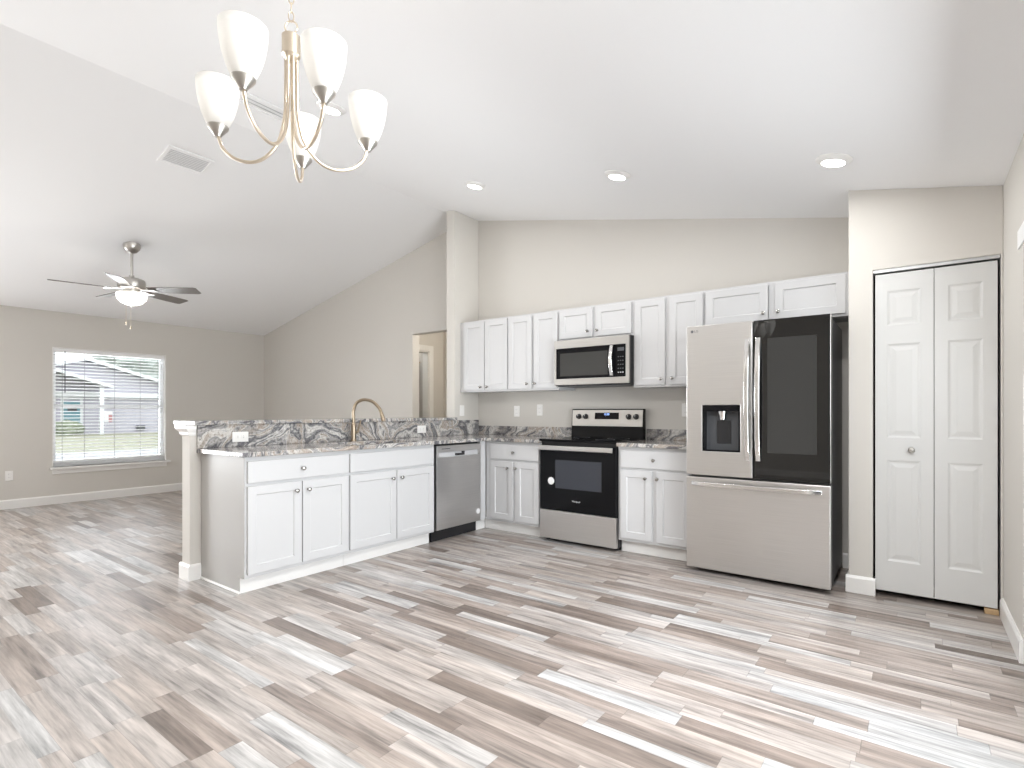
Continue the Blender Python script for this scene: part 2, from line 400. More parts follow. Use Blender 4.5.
# hall behind the opening
HX = -1.766
bm = bmesh.new(); grid(bm, lambda a, b, c: (c, a, b), [.115, .18, .94, 1.25], [0, 2.05, 2.43], HX-.115, HX, lambda i, j: not (i == 1 and j == 0)); struct('wall_hall_left', bm, 'wall')
struct('wall_hall_back', B(ID, (HX-1.6, 1.2, 1.25, 1.365, 0, 2.43)), 'wall')
struct('wall_hall_right', B(ID, (1.2, 1.315, .115, 1.365, 0, 2.43)), 'wall')
struct('ceiling_hall', B(ID, (HX-1.7, 1.32, .115, 1.37, 2.43, 2.5)), 'ceil')
struct('wall_closet', B(ID, (HX-1.05, HX-.95, .115, 1.25, 0, 2.43)), 'wall')
bm = bmesh.new()
box(bm, ID, HX, HX+.016, .94, 1.025, 0, 2.05); box(bm, ID, HX, HX+.016, .095+.02, .18, 0, 2.05); box(bm, ID, HX, HX+.016, .115, 1.025, 2.05, 2.135)
box(bm, ID, HX-.115, HX, .925, .94, 0, 2.05); box(bm, ID, HX-.115, HX, .18, .195, 0, 2.05); box(bm, ID, HX-.115, HX, .195, .925, 2.035, 2.05)
struct('trim_1', bm, 'trim', bevel=.002)
t = thing('closet_shelf', 'brown closet shelf with hanging rod seen through the hall doorway', 'shelf', (HX-.62, .6, 1.86))
obj('shelf_board', B(ID, (HX-.95, HX-.5, .12, 1.245, 1.93, 1.95)), 'wood', t)
bm = bmesh.new(); tube(bm, [(HX-.62, .12, 1.86), (HX-.62, 1.245, 1.86)], .016); obj('hanging_rod', bm, 'nickel2', t, smooth=True, bevel=0)

# baseboards
def bb(name, segs):
    bm = bmesh.new()
    for (x0, x1, y0, y1, nx, ny) in segs:   # footprint and the direction it faces
        pr = [(0, 0), (.015, 0), (.015, .095), (.008, .11), (0, .11)]
        vs = []
        for end in (0, 1):
            ring = []
            for d, z in pr:
                if nx: ring.append(bm.verts.new(((x0 if nx > 0 else x1)+nx*d, (y0, y1)[end], z)))
                else: ring.append(bm.verts.new(((x0, x1)[end], (y0 if ny > 0 else y1)+ny*d, z)))
            vs.append(ring)
        for k in range(5): bm.faces.new([vs[0][k], vs[0][(k+1) % 5], vs[1][(k+1) % 5], vs[1][k]])
        bm.faces.new(vs[0]); bm.faces.new(vs[1][::-1])
    return struct(name, bm, 'trim')
bb('baseboard_left', [(XL, XL, YF, 0, 1, 0)])
bb('baseboard_back', [(XL+.015, -1.096, 0, 0, 0, -1), (3.56, 3.645, 0, 0, 0, -1)])
bb('baseboard_pantry', [(3.645-.015, 3.79, PY, PY, 0, -1), (3.645, 3.645, PY, 0, -1, 0)])
bb('baseboard_right', [(XR, XR, -1.30, PY, -1, 0), (XR, XR, YF, -3.7, -1, 0)])
bb('baseboard_knee', [(-.139, .015, -3.06, -3.06, 0, -1), (0, 0, -3.06, -2.992, 1, 0), (-.124, -.124, -3.06, -.3986, -1, 0)])
bb('baseboard_front', [(XL+.015, XR-.015, YF, YF, 0, 1)])
# crown under the bar end
bm = bmesh.new(); rings = []
for o_, z in ((.004, .995), (.012, 1.005), (.014, 1.02), (.034, 1.045), (.036, 1.068)):
    rings.append([bm.verts.new(p) for p in ((-.124-o_, -3.06-o_, z), (o_*.6, -3.06-o_, z), (o_*.6, -3.025, z), (-.124, -3.025, z), (-.124, -.41, z), (-.124-o_, -.41, z))])
for a_, b_ in zip(rings, rings[1:]):
    for k in range(6): bm.faces.new([a_[k], a_[(k+1) % 6], b_[(k+1) % 6], b_[k]])
bm.faces.new(rings[0]); bm.faces.new(rings[-1]); struct('trim_2', bm, 'trim')

# ------------------------------------------------------------------ living room window, blind, view outside
FX = XL-.105
wbm = bmesh.new()
grid(wbm, lambda a, b, c: (c, a, b), [WY0, WY0+.05, WY1-.05, WY1], [WZ0, WZ0+.05, 1.215, 1.255, WZ1-.05, WZ1], FX-.02, FX+.03, lambda i, j: not (i == 1 and j in (1, 3)))
win = struct('window_1', wbm, 'vinyl', bevel=.003)
obj('reveal', B(ID, (FX+.03, XL+.001, WY1-.012, WY1, WZ0, WZ1), (FX+.03, XL+.001, WY0, WY0+.012, WZ0, WZ1), (FX+.03, XL+.001, WY0+.012, WY1-.012, WZ1-.012, WZ1)), 'trim', win)  # white liners stand in for bright light on the wall-coloured reveal
obj('lower_pane', B(ID, (FX, FX+.004, WY0+.05, WY1-.05, WZ0+.05, 1.215)), 'glass', win, bevel=0)
obj('upper_pane', B(ID, (FX-.008, FX-.004, WY0+.05, WY1-.05, 1.255, WZ1-.05)), 'glass', win, bevel=0)
obj('sash_rail', B(ID, (FX+.03, XL-.064, WY0+.012, WY1-.012, WZ0, WZ0+.062)), 'vinyl', win, bevel=.003)
obj('sill', B(ID, (FX+.03, XL+.045, WY0-.03, WY1+.05, WZ0-.028, WZ0)), 'trim', win, bevel=.004)
obj('apron', B(ID, (XL, XL+.016, WY0-.005, WY1+.005, WZ0-.085, WZ0-.028)), 'trim', win, bevel=.003)
w2 = bmesh.new()  # unseen second window, added to bring more light into the living room
grid(w2, lambda a, b, c: (c, a, b), [-6.5, -6.45, -5.425, -5.375, -4.35, -4.3], [WZ0, WZ0+.05, 1.215, 1.255, WZ1-.05, WZ1], FX-.02, FX+.03, lambda i, j: not (i in (1, 3) and j in (1, 3)))
w2 = struct('added_window', w2, 'vinyl', bevel=.003)
obj('pane', B(ID, (FX, FX+.004, -6.45, -4.35, WZ0+.05, WZ1-.05)), 'glass', w2, bevel=0)
obj('sill', B(ID, (FX+.03, XL+.045, -6.53, -4.27, WZ0-.028, WZ0)), 'trim', w2, bevel=.004)
bl = thing('window_blind', 'white horizontal slat blind lowered in the living room window', 'blind', (XL-.035, (WY0+WY1)/2, WZ1-.03))
BX = XL-.036
obj('headrail', B(ID, (BX-.028, BX+.03, WY0+.016, WY1-.016, WZ1-.065, WZ1-.014)), 'slat', bl)
obj('bottom_rail', B(ID, (BX-.024, BX+.024, WY0+.02, WY1-.02, WZ0+.065, WZ0+.083)), 'slat', bl)
nsl = 32; z0s, z1s = WZ0+.115, WZ1-.09
for k in range(nsl):
    z = z0s+(z1s-z0s)*k/(nsl-1)
    bm = bmesh.new(); A_ = []
    for side in (0, 1):
        y = (WY0+.022, WY1-.022)[side]
        A_.append([bm.verts.new((BX+dx, y, z+dz)) for dx, dz in ((-.024, -.005), (0, .003), (.024, -.005), (.024, -.0075), (0, .0005), (-.024, -.0075))])
    for q in range(6): bm.faces.new([A_[0][q], A_[0][(q+1) % 6], A_[1][(q+1) % 6], A_[1][q]])
    bm.faces.new(A_[0]); bm.faces.new(A_[1][::-1]); obj('slat', bm, 'slat', bl, bevel=0)
for yy in (WY0+.10, WY0+.33, WY0+.66, WY0+.96, WY1-.10):
    bm = bmesh.new()
    tube(bm, [(BX+.026, yy, WZ0+.08), (BX+.026, yy, WZ1-.06)], .0028, 6)
    obj('ladder_cord', bm, 'cord', bl, bevel=0)
bm = bmesh.new(); tube(bm, [(BX+.04, WY0+.125, 1.40), (BX+.04, WY0+.125, 1.93)], .0045, 8); obj('tilt_wand', bm, 'slot', bl, bevel=0)

# outdoors
mg = plain('pale_summer_lawn', (.235, .23, .155), .9, bump=.3, bscale=12)
mc = plain('pale_concrete', (.35, .35, .35), .8)
ms = plain('lilac_grey_siding', (.43, .41, .45), .7)
mr = plain('grey_shingles', (.33, .33, .35), .8)
mf = plain('white_fascia', (.68, .68, .68), .6)
mteal = plain('teal_door_paint', (.13, .26, .29), .5)
mbush = plain('dull_green_leaves', (.24, .27, .18), .8)
mtree = plain('hazy_green_leaves', (.33, .37, .32), .8)
mbrown = plain('brown_bark', (.09, .06, .04), .9)
mredp = plain('faded_red', (.4, .16, .16), .6)
g = B(ID, (-90, XL-.13, -60, 60, -.5, -.22), (XL-.13, 60, -60, YF-.13, -.5, -.22), (XR+.13, 60, YF-.13, 60, -.5, -.22)); o = obj('lawn', g, mg, bevel=0); o['kind'] = 'structure'
o = obj('sidewalk', B(ID, (-18.4, -13.3, -60, 60, -.225, -.2)), mc, bevel=0); tag(o, 'pale concrete street strip crossing in front of the lawn', 'street', kind='structure')
o = obj('patio', B(ID, (XR+.13, 9, -6, 2, -.225, -.08)), mc, bevel=0); o['kind'] = 'structure'
hs = thing('neighbor_house', 'pale lilac-grey gabled house across the street outside the window', 'house', (-37, 6, -.22))
bm = bmesh.new(); pts = [(1.6, -.22), (10.9, -.22), (10.9, 2.84), (6.08, 4.3), (1.6, 2.95)]
f0 = [bm.verts.new((-37, y, z)) for y, z in pts]; f1 = [bm.verts.new((-47, y, z)) for y, z in pts]
bm.faces.new(f0); bm.faces.new(f1[::-1])
for k in range(5): bm.faces.new([f0[k], f0[(k+1) % 5], f1[(k+1) % 5], f1[k]])
obj('wall', bm, ms, hs, bevel=0)
def roofslab(pa, pb, x0, x1, th, name, mat):
    bm = bmesh.new()
    vs = [bm.verts.new((x, p[0], p[1]+h)) for x in (x0, x1) for p in (pa, pb) for h in (0, th)]
    for f in ((0, 1, 3, 2), (4, 6, 7, 5), (0, 4, 5, 1), (2, 3, 7, 6), (0, 2, 6, 4), (1, 5, 7, 3)): bm.faces.new([vs[i] for i in f])
    return obj(name, bm, mat, hs, bevel=0)
roofslab((6.08, 4.34), (11.6, 2.66), -36.5, -47.3, .12, 'roof', mr); roofslab((6.08, 4.34), (1.0, 2.8), -36.5, -47.3, .12, 'roof', mr)
roofslab((6.08, 4.30), (11.7, 2.59), -36.38, -36.5, .2, 'fascia', mf); roofslab((6.08, 4.30), (.9, 2.73), -36.38, -36.5, .2, 'fascia', mf)
roofslab((3.9, 3.6), (6.9, 2.62), -35.0, -37, .12, 'porch_roof', mr); roofslab((3.9, 3.6), (1.2, 2.72), -35.0, -37, .12, 'porch_roof', mr)
roofslab((3.9, 3.56), (7.0, 2.55), -34.88, -35, .18, 'fascia', mf)
obj('eave_band', B(ID, (-36.9, -36.6, 1.6, 10.9, 2.05, 2.35)), mf, hs, bevel=0)
fd = obj('front_door', B(ID, (-37, -36.93, 5.06, 5.86, -.1, 1.78)), mteal, hs, bevel=0)
obj('door_window', B(ID, (-36.93, -36.9, 5.25, 5.7, 1.15, 1.45)), 'slot', fd, bevel=0)
obj('door_frame', B(ID, (-37, -36.95, 4.92, 5.06, -.1, 1.9), (-37, -36.95, 5.86, 6.0, -.1, 1.9), (-37, -36.95, 4.92, 6.0, 1.9, 2.02)), mf, hs, bevel=0)
obj('porch_post', B(ID, (-35.3, -35.1, 6.35, 6.55, -.22, 2.6)), mf, hs, bevel=0)
obj('wall_box', B(ID, (-37, -36.8, 8.85, 9.3, -.05, .25)), 'slot', hs, bevel=0)
fl = thing('garden_flag', 'small red and white garden flag by the house across the street', 'flag', (-36.2, 7.0, -.22))
bm = bmesh.new(); tube(bm, [(-36.2, 6.86, -.22), (-36.2, 6.86, 1.2)], .02, 6); obj('flag_pole', bm, 'slot', fl, bevel=0)
obj('flag_cloth', B(ID, (-36.21, -36.19, 6.88, 7.3, .5, 1.15)), 'trim', fl, bevel=0); obj('red_stripe', B(ID, (-36.23, -36.17, 7.1, 7.28, .5, 1.0)), mredp, fl, bevel=0)
def blob(cx, cy, cz_, rx, rz, n=1, seed=0):
    rnd = random.Random(seed); bm = bmesh.new()
    bmesh.ops.create_icosphere(bm, subdivisions=4, radius=1)
    for v in bm.verts:
        d = v.co.normalized(); k = 1+.10*math.sin(9*d.x+seed)*math.sin(8*d.y+2*seed)+.08*math.sin(17*d.z+5*d.x+seed)+rnd.uniform(-.09, .09)
        v.co = Vector((cx+d.x*rx*k, cy+d.y*rx*k, cz_+d.z*rz*k))
    return bm
tag(obj('shrub', blob(-35.6, 4.95, .12, .75, .5, seed=3), mbush, loc=(-35.6, 4.95, -.22), bevel=0), 'rounded green shrub beside the teal front door outside', 'shrub')
for k, (ty, tz, tr, lb) in enumerate(((3.4, 5.2, 2.0, 'pale green tree left of the gable behind the house outside'), (12.6, 5.6, 4.6, 'large pale green tree right of the gable behind the house outside'))):
    t = thing('tree', lb, 'tree', (-52, ty*1.25, -.22))
    bm = bmesh.new(); tube(bm, [(-52, ty*1.25, -.22), (-52, ty*1.25, tz)], [.3, .18], 10); obj('trunk', bm, mbrown, t, smooth=True, bevel=0)
    obj('crown', blob(-52, ty*1.25, tz+.3, tr, tr*.8, seed=k+5), mtree, t, bevel=0)

# ------------------------------------------------------------------ patio door in the right wall
bm = bmesh.new(); grid(bm, lambda a, b, c: (c, a, b), [-3.7, -3.64, -2.53, -2.47, -1.36, -1.30], [0, .06, 1.94, 2.0], XR+.03, XR+.09, lambda i, j: not (i in (1, 3) and j == 1))
pd = struct('door_2', bm, 'vinyl', bevel=.003)
obj('door_pane', B(ID, (XR+.058, XR+.062, -3.64, -2.53, .06, 1.94)), 'glass', pd, bevel=0)
obj('door_pane', B(ID, (XR+.058, XR+.062, -2.47, -1.36, .06, 1.94)), 'glass', pd, bevel=0)
obj('headrail', B(ID, (XR-.006, XR+.03, -3.82, -1.165, 1.94, 2.03)), 'slat', pd, bevel=.004)

# ------------------------------------------------------------------ bifold pantry door
dy = -PY+.0                                    # d of the wall plane in TY
bf = bpy.data.objects.new('door_1', None); COL.objects.link(bf); bf.location = (4.08, PY, 0); bf['kind'] = 'structure'; bf['label'] = 'white six-panel bifold pantry door'
for k, (a0, a1) in enumerate(((3.788, 4.080), (4.083, 4.366))):
    bm = bmesh.new(); w_ = a1-a0; e = .062
    A_ = [a0, a0+e, a1-e, a1]; Z_ = [.04, .18, .93, 1.03, 1.56, 1.66, 1.92, 2.028] if False else [.04, .23, .86, 1.0, 1.585, 1.70, 1.915, 2.024]
    fr = grid(bm, lambda a, z, d: TY(a, d, z), A_, Z_, dy-.045, dy-.012)
    bmesh.ops.recalc_face_normals(bm, faces=bm.faces[:])
    for j in (1, 3, 5):
        for tt, dp in ((.012, -.005), (.010, 0), (.022, .0035)): inset(bm, fr[(1, j)], tt, dp)
    lf = obj('door_leaf', bm, 'door', bf, bevel=.002)
    if k == 0:
        bm = bmesh.new(); lathe(bm, [(0, 0), (.012, 0), (.008, .008), (.007, .016), (.016, .024), (.018, .032), (.012, .039), (0, .041)], n=20, T=lambda u, v, h: TY(3.972+u, dy-.012+h, .928+v)); obj('knob', bm, 'nickel2', lf, smooth=True, bevel=0)
obj('track', B(TY, (3.778, 4.377, dy-.05, dy-.004, 2.034, 2.054)), 'tracksteel', bf)
obj('pivot_block', B(TY, (4.31, 4.372, dy-.05, dy-.014, .001, .034)), 'wood', bf, label='raw wood block under the door')
obj('gap_shade_sheet', B(ID, (3.75, 4.385, -.12, -.11, 0, 2.3)), 'dark', bf, bevel=0)  # near-black sheet paints the shade seen through the door gaps

# ------------------------------------------------------------------ cabinets
KNOB = [(0, 0), (.009, 0), (.006, .006), (.006, .014), (.012, .019), (.0145, .024), (.013, .029), (.007, .032), (0, .0325)]
SHAKER = ((.056, 0), (.004, -.009))
def knob(T, a, d, z, parent):
    bm = bmesh.new(); lathe(bm, KNOB, n=16, T=lambda u, v, h: T(a+u, d+h, z+v)); return obj('knob', bm, 'knobm', parent, smooth=True, bevel=0)
def door(T, a0, a1, d, z0, z1, parent, ka=None, kz=None):
    bm = bmesh.new(); slab(bm, T, a0, a1, d+.001, d+.020, z0, z1, SHAKER); o = obj('door', bm, 'cab', parent, bevel=.002)
    if ka is not None: knob(T, ka, d+.020, kz, o)
    return o
def base_cabinet(T, a0, a1, label, doors, drawer, kn, depth=.6046, toe_a=None, drawer_knob=True, d_back=.02, endpanel=False):
    t = thing('base_cabinet', label, 'cabinet', T((a0+a1)/2, depth/2, 0), 'white base cabinets')
    bm = bmesh.new(); M = lambda a, z, d: T(a, d, z)
    box(bm, T, a0, a1, d_back, depth-.02, .104, .876); obj('carcass', bm, 'cab', t)
    # face frame
    zs = [.104, .124, .691, .703, .855, .876]; mid = (doors[0][1]+doors[1][0])/2
    A_ = [a0, doors[0][0]+.008, mid-.022, mid+.022, doors[1][1]-.008, a1]
    bm = bmesh.new(); grid(bm, M, A_, [.104, .15, .66, .73, .83, .876], depth-.02, depth, lambda i, j: not ((i in (1, 3) and j == 1) or (i in (1, 2, 3) and j == 3))); obj('face_frame', bm, 'cab', t, bevel=0)
    ta = toe_a or (a0, a1)
    obj('toe_kick', B(T, (ta[0], ta[1], depth-.085, depth-.06, 0, .104)), 'trim', t)
    for k, (p, q) in enumerate(doors): door(T, p, q, depth, .128, .687, t, *kn[k])
    if drawer:
        bm = bmesh.new(); slab(bm, T, drawer[0], drawer[1], depth+.001, depth+.020, .707, .847); dr = obj('drawer' if drawer_knob else 'false_front', bm, 'cab', t, bevel=.003)
        if drawer_knob: knob(T, (drawer[0]+drawer[1])/2, depth+.020, .776, dr)
    return t
t = base_cabinet(TX, -2.987, -2.2125, 'white base cabinet at the free end of the peninsula, drawer knob centred over two doors', [(-2.975, -2.602), (-2.594, -2.224)], (-2.975, -2.224), [(-2.648, .627), (-2.556, .627)], toe_a=(-2.9873, -2.2125), depth=.602)
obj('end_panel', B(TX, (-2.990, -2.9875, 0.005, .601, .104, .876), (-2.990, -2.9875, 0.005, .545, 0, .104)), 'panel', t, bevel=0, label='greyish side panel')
bm = bmesh.new(); tube(bm, [(.005, -2.993, .008), (.545, -2.993, .008)], .009, 8); obj('shoe_molding', bm, 'trim', t, bevel=0)
base_cabinet(TX, -2.2115, -1.318, 'white sink base cabinet under the faucet, plain false front over two doors', [(-2.205, -1.760), (-1.752, -1.335)], (-2.205, -1.335), [(-1.806, .625), (-1.713, .627)], drawer_knob=False, depth=.602)
base_cabinet(TY, .612, 1.2615, 'white base cabinet in the corner between dishwasher and range', [(.676, .949), (.977, 1.243)], (.676, 1.243), [(.890, .625), (.993, .628)], toe_a=(.545, 1.2615), depth=.602)
base_cabinet(TY, 2.0265, 2.640, 'white base cabinet between range and refrigerator', [(2.050, 2.321), (2.356, 2.630)], (2.050, 2.630), [(2.272, .629), (2.370, .631)], depth=.602)
# corner filler next to the dishwasher
t = thing('corner_filler', 'white filler strip in the inner corner right of the dishwasher', 'filler panel', (.59, -.65, 0))
obj('filler_panel', B(TX, (-.690, -.604, .58, .602, .104, .876)), 'cab', t); obj('toe_kick', B(TX, (-.690, -.544, .52, .542, 0, .104)), 'trim', t)

def wall_cabinet(a0, a1, z0, z1, label, doors, kn):
    t = thing('wall_cabinet', label, 'cabinet', ((a0+a1)/2, -.16, z0), 'white wall cabinets')
    obj('carcass', B(TY, (a0, a1, .003, .29, z0, z1)), 'cab', t)
    mid = (doors[0][1]+doors[1][0])/2
    A_ = [a0, doors[0][0]+.01, mid-.02, mid+.02, doors[1][1]-.01, a1]
    bm = bmesh.new(); grid(bm, lambda a, z, d: TY(a, d, z), A_, [z0, z0+.03, z1-.03, z1], .29, .309, lambda i, j: not (i in (1, 3) and j == 1)); obj('face_frame', bm, 'cab', t, bevel=0)
    for k, (p, q) in enumerate(doors): door(TY, p, q, .309, z0+.018, z1-.018, t, *kn[k])
    return t
wall_cabinet(.002, .664, 1.372, 2.134, 'tall white wall cabinet beside the stub wall, leftmost of the row', [(.063, .350), (.362, .656)], [(.312, 1.422), (.402, 1.422)])
wall_cabinet(.665, 1.2695, 1.372, 2.134, 'tall white wall cabinet touching the left side of the microwave', [(.674, .960), (.986, 1.259)], [(.912, 1.438), (1.008, 1.438)])
wall_cabinet(1.2705, 2.0295, 1.829, 2.134, 'short white wall cabinet directly above the microwave', [(1.284, 1.634), (1.668, 2.014)], [(1.592, 1.898), (1.688, 1.898)])
wall_cabinet(2.0305, 2.6395, 1.372, 2.134, 'tall white wall cabinet between microwave and refrigerator', [(2.047, 2.316), (2.352, 2.628)], [(2.286, 1.437), (2.382, 1.439)])
wall_cabinet(2.6405, 3.642, 1.829, 2.134, 'short wide white wall cabinet above the refrigerator', [(2.652, 3.110), (3.156, 3.606)], [(3.080, 1.900), (3.180, 1.900)])

# ------------------------------------------------------------------ granite
bm = bmesh.new(); xs = [.001, .17, .555, .645, 1.2605]; ys = [-3.019, -2.10, -1.42, -.645, -.001]
grid(bm, lambda a, b, c: (a, b, c), xs, ys, .876, .906, lambda i, j: not ((i == 3 and j < 3) or (i == 1 and j == 1)))
bmesh.ops.dissolve_limit(bm, angle_limit=.01, verts=bm.verts[:], edges=bm.edges[:])
tag(obj('countertop', bm, 'granite', loc=(.3, -1.5, .876), bevel=.003), 'L-shaped swirled grey granite countertop over the peninsula and corner cabinets', 'countertop', 'granite countertops')
tag(obj('countertop', B(ID, (2.0275, 2.6425, -.645, -.001, .876, .906)), 'granite', loc=(2.3, -.3, .876), bevel=.003), 'small granite countertop between range and refrigerator', 'countertop', 'granite countertops')
tag(obj('bar_top', B(ID, (-.31, .04, -3.045, -.3995, 1.0685, 1.0985)), 'granite', loc=(-.13, -1.7, 1.0685), bevel=.004), 'long raised granite bar top on the knee wall', 'bar top')
tag(obj('backsplash', B(ID, (.001, .021, -3.019, -.0215, .9065, 1.068)), 'granite', loc=(.01, -1.5, .9065), bevel=.002), 'tall swirled granite backsplash along the peninsula under the bar top', 'backsplash', 'granite backsplashes')
tag(obj('backsplash', B(ID, (.001, 1.2605, -.021, -.001, .9065, 1.004)), 'granite', loc=(.6, -.01, .9065), bevel=.002), 'low granite backsplash on the wall left of the range', 'backsplash', 'granite backsplashes')
tag(obj('backsplash', B(ID, (2.0275, 2.6425, -.021, -.001, .9065, 1.004)), 'granite', loc=(2.3, -.01, .9065), bevel=.002), 'low granite backsplash on the wall right of the range', 'backsplash', 'granite backsplashes')
# sink and faucet
t = thing('kitchen_sink', 'undermount steel sink let into the peninsula counter', 'sink', (.36, -1.76, .70))
bm = bmesh.new(); x0, x1, y0, y1 = .165, .56, -2.105, -1.415
o_ = [bm.verts.new(p) for p in ((x0, y0, .875), (x1, y0, .875), (x1, y1, .875), (x0, y1, .875))]
i_ = [bm.verts.new(p) for p in ((x0+.012, y0+.012, .875), (x1-.012, y0+.012, .875), (x1-.012, y1-.012, .875), (x0+.012, y1-.012, .875))]
ib = [bm.verts.new(p) for p in ((x0+.03, y0+.03, .69), (x1-.03, y0+.03, .69), (x1-.03, y1-.03, .69), (x0+.03, y1-.03, .69))]
ob = [bm.verts.new(p) for p in ((x0+.02, y0+.02, .68), (x1-.02, y0+.02, .68), (x1-.02, y1-.02, .68), (x0+.02, y1-.02, .68))]
for a_, b_ in ((o_, i_), (i_, ib), (o_, ob)):
    for k in range(4): bm.faces.new([a_[k], a_[(k+1) % 4], b_[(k+1) % 4], b_[k]])
bm.faces.new(ib); bm.faces.new(ob[::-1]); obj('basin', bm, 'steel', t, bevel=.004)
bm = bmesh.new(); lathe(bm, [(0, .004), (.02, .004), (.042, .002), (.045, 0), (0, 0)], c=(.36, -1.76, .691), n=24); obj('drain', bm, 'chrome', t, smooth=True, bevel=0)
FX0, FY0 = .095, -1.785
t = thing('faucet', 'brushed gold pull-down gooseneck faucet behind the sink', 'faucet', (FX0, FY0, .9065))
bm = bmesh.new(); lathe(bm, [(.029, 0), (.029, .006), (.022, .012), (.0205, .06), (.0205, .13), (.017, .15), (.0145, .156), (0, .157)], c=(FX0, FY0, .9065), n=24); obj('faucet_body', bm, 'bronze', t, smooth=True, bevel=0)
path = catmull([(FX0, FY0, 1.05), (FX0, FY0, 1.12), (FX0, FY0, 1.17), (FX0+.022, FY0+.012, 1.232), (FX0+.075, FY0+.04, 1.264), (FX0+.145, FY0+.085, 1.25), (FX0+.198, FY0+.115, 1.195), (FX0+.216, FY0+.125, 1.15)], 8)
bm = bmesh.new(); tube(bm, path, .0138, 16); obj('spout', bm, 'bronze', t, smooth=True, bevel=0)
bm = bmesh.new(); q0, q1 = Vector((FX0+.214, FY0+.124, 1.157)), Vector((FX0+.236, FY0+.137, 1.08))
tube(bm, [q0, q0.lerp(q1, .25), q0.lerp(q1, .7), q1], [.014, .016, .019, .018], 16); obj('spray_head', bm, 'bronze', t, smooth=True, bevel=0)
bm = bmesh.new(); tube(bm, [(FX0, FY0+.015, .975), (FX0, FY0+.045, .985), (FX0-.005, FY0+.06, 1.02), (FX0-.01, FY0+.085, 1.085)], [.013, .013, .008, .006], 12); obj('lever', bm, 'bronze', t, smooth=True, bevel=0)

# ------------------------------------------------------------------ dishwasher (faces +X)
t = thing('dishwasher', 'stainless steel dishwasher in the peninsula beside the sink cabinet', 'dishwasher', (.3, -1.0, 0))
obj('tub', B(TX, (-1.314, -.694, .04, .575, .105, .87)), 'black', t)
bm = bmesh.new(); fr = grid(bm, lambda a, z, d: TX(a, d, z), [-1.300, -1.275, -.735, -.700], [.112, .752, .800, .858], .585, .622, lambda i, j: not (i == 1 and j == 1)); dd = obj('door', bm, 'steely', t, bevel=.002)
obj('handle_pocket', B(TX, (-1.275, -.735, .600, .610, .752, .800)), 'labelgrey', dd, bevel=0, label='pale recessed handle strip')
obj('display_label', B(TX, (-1.055, -.935, .610, .6225, .762, .781), (-.965, -.935, .610, .6225, .781, .797)), 'black', dd, bevel=0)
obj('vent_mark', B(TX, (-1.24, -1.13, .622, .6225, .826, .832)), 'grey', dd, bevel=0)
obj('kick_plate', B(TX, (-1.300, -.692, .535, .552, .002, .104)), 'black', t)
bm = bmesh.new(); lathe(bm, [(0, 0), (.026, 0), (.026, .0006), (0, .0006)], n=24, T=lambda u, v, h: TX(-.742+u, .6225+h, .205+v)); obj('round_sticker', bm, 'sticker', dd, bevel=0)

# ------------------------------------------------------------------ range (faces -Y)
t = thing('electric_range', 'freestanding stainless and black glass electric range', 'range', (1.6435, -.33, 0))
def TR(a, d, z): return (a+.0125, -d, z)
obj('body', B(TR, (1.2515, 2.0105, .024, .60, .03, .895)), 'black', t)
bm = bmesh.new(); box(bm, TR, 1.2505, 2.0115, .024, .645, .8965, .917); obj('cooktop', bm, 'bglass', t, bevel=.006)
for bx_, by_, br_ in ((1.44, .46, .105), (1.82, .46, .085), (1.44, .2, .08), (1.82, .2, .1)):
    bm = bmesh.new(); lathe(bm, [(br_, 0), (br_, .0006), (br_-.004, .0006), (br_-.004, 0)], n=40, T=lambda u, v, h: TR(bx_+u, by_+v, .9171+h), cap=False); obj('burner_ring', bm, 'grey', t, bevel=0)
bm = bmesh.new(); fr = grid(bm, lambda a, z, d: TR(a, d, z), [1.258, 1.42, 1.875, 2.006], [.290, .485, .735, .815, .862], .602, .640, lambda i, j: not (i == 1 and j == 1)); dr = obj('oven_door', bm, 'bglass', t, bevel=.003)
obj('oven_window', B(TR, (1.42, 1.875, .612, .638, .485, .735)), 'ovenwin', dr, bevel=0, label='slightly lighter oven window')
bm = bmesh.new(); sweep_bar(bm, TR, [(1.266, .690, .842, 'z'), (1.50, .696, .842, 'z'), (1.76, .696, .842, 'z'), (1.996, .690, .842, 'z')], .046, .018); obj('handle', bm, 'steel', dr, bevel=.004)
obj('handle_mount', B(TR, (1.28, 1.31, .640, .676, .83, .855)), 'black', dr); obj('handle_mount', B(TR, (1.95, 1.98, .640, .676, .83, .855)), 'black', dr)
text_mesh('badge', 'Whirlpool', .0195, 'lettering', lambda x, y, z: TR(1.632+x, .6403+z, .382+y), dr)
bm = bmesh.new(); lathe(bm, [(0, 0), (.033, 0), (.033, .0006), (0, .0006)], n=28, T=lambda u, v, h: TR(1.377+u, .6402+h, .545+v)); obj('round_sticker', bm, 'sticker', dr, bevel=0)
obj('storage_drawer', B(TR, (1.256, 2.008, .602, .638, .030, .282)), 'steel', t, bevel=.004)
bm = bmesh.new(); prof = [(.022, .905), (.085, .905), (.075, 1.015), (.06, 1.188), (.022, 1.188)]
A_ = [[bm.verts.new(TR(a, d, z)) for d, z in prof] for a in (1.2565, 2.0065)]
for k in range(5): bm.faces.new([A_[0][k], A_[0][(k+1) % 5], A_[1][(k+1) % 5], A_[1][k]])
bm.faces.new(A_[0]); bm.faces.new(A_[1][::-1]); bg_ = obj('backguard', bm, 'bglass', t, bevel=.003)
def TG(a, h, z): return TR(a, .075-.015*(z-1.015)/.173+h, z)     # leaning face of the backguard
obj('control_panel', B(TG, (1.264, 1.998, 0, .004, 1.024, 1.178)), 'dull', bg_, bevel=.001)
obj('clock_display', B(TG, (1.512, 1.762, .004, .006, 1.090, 1.152)), 'bglass', bg_, bevel=0)
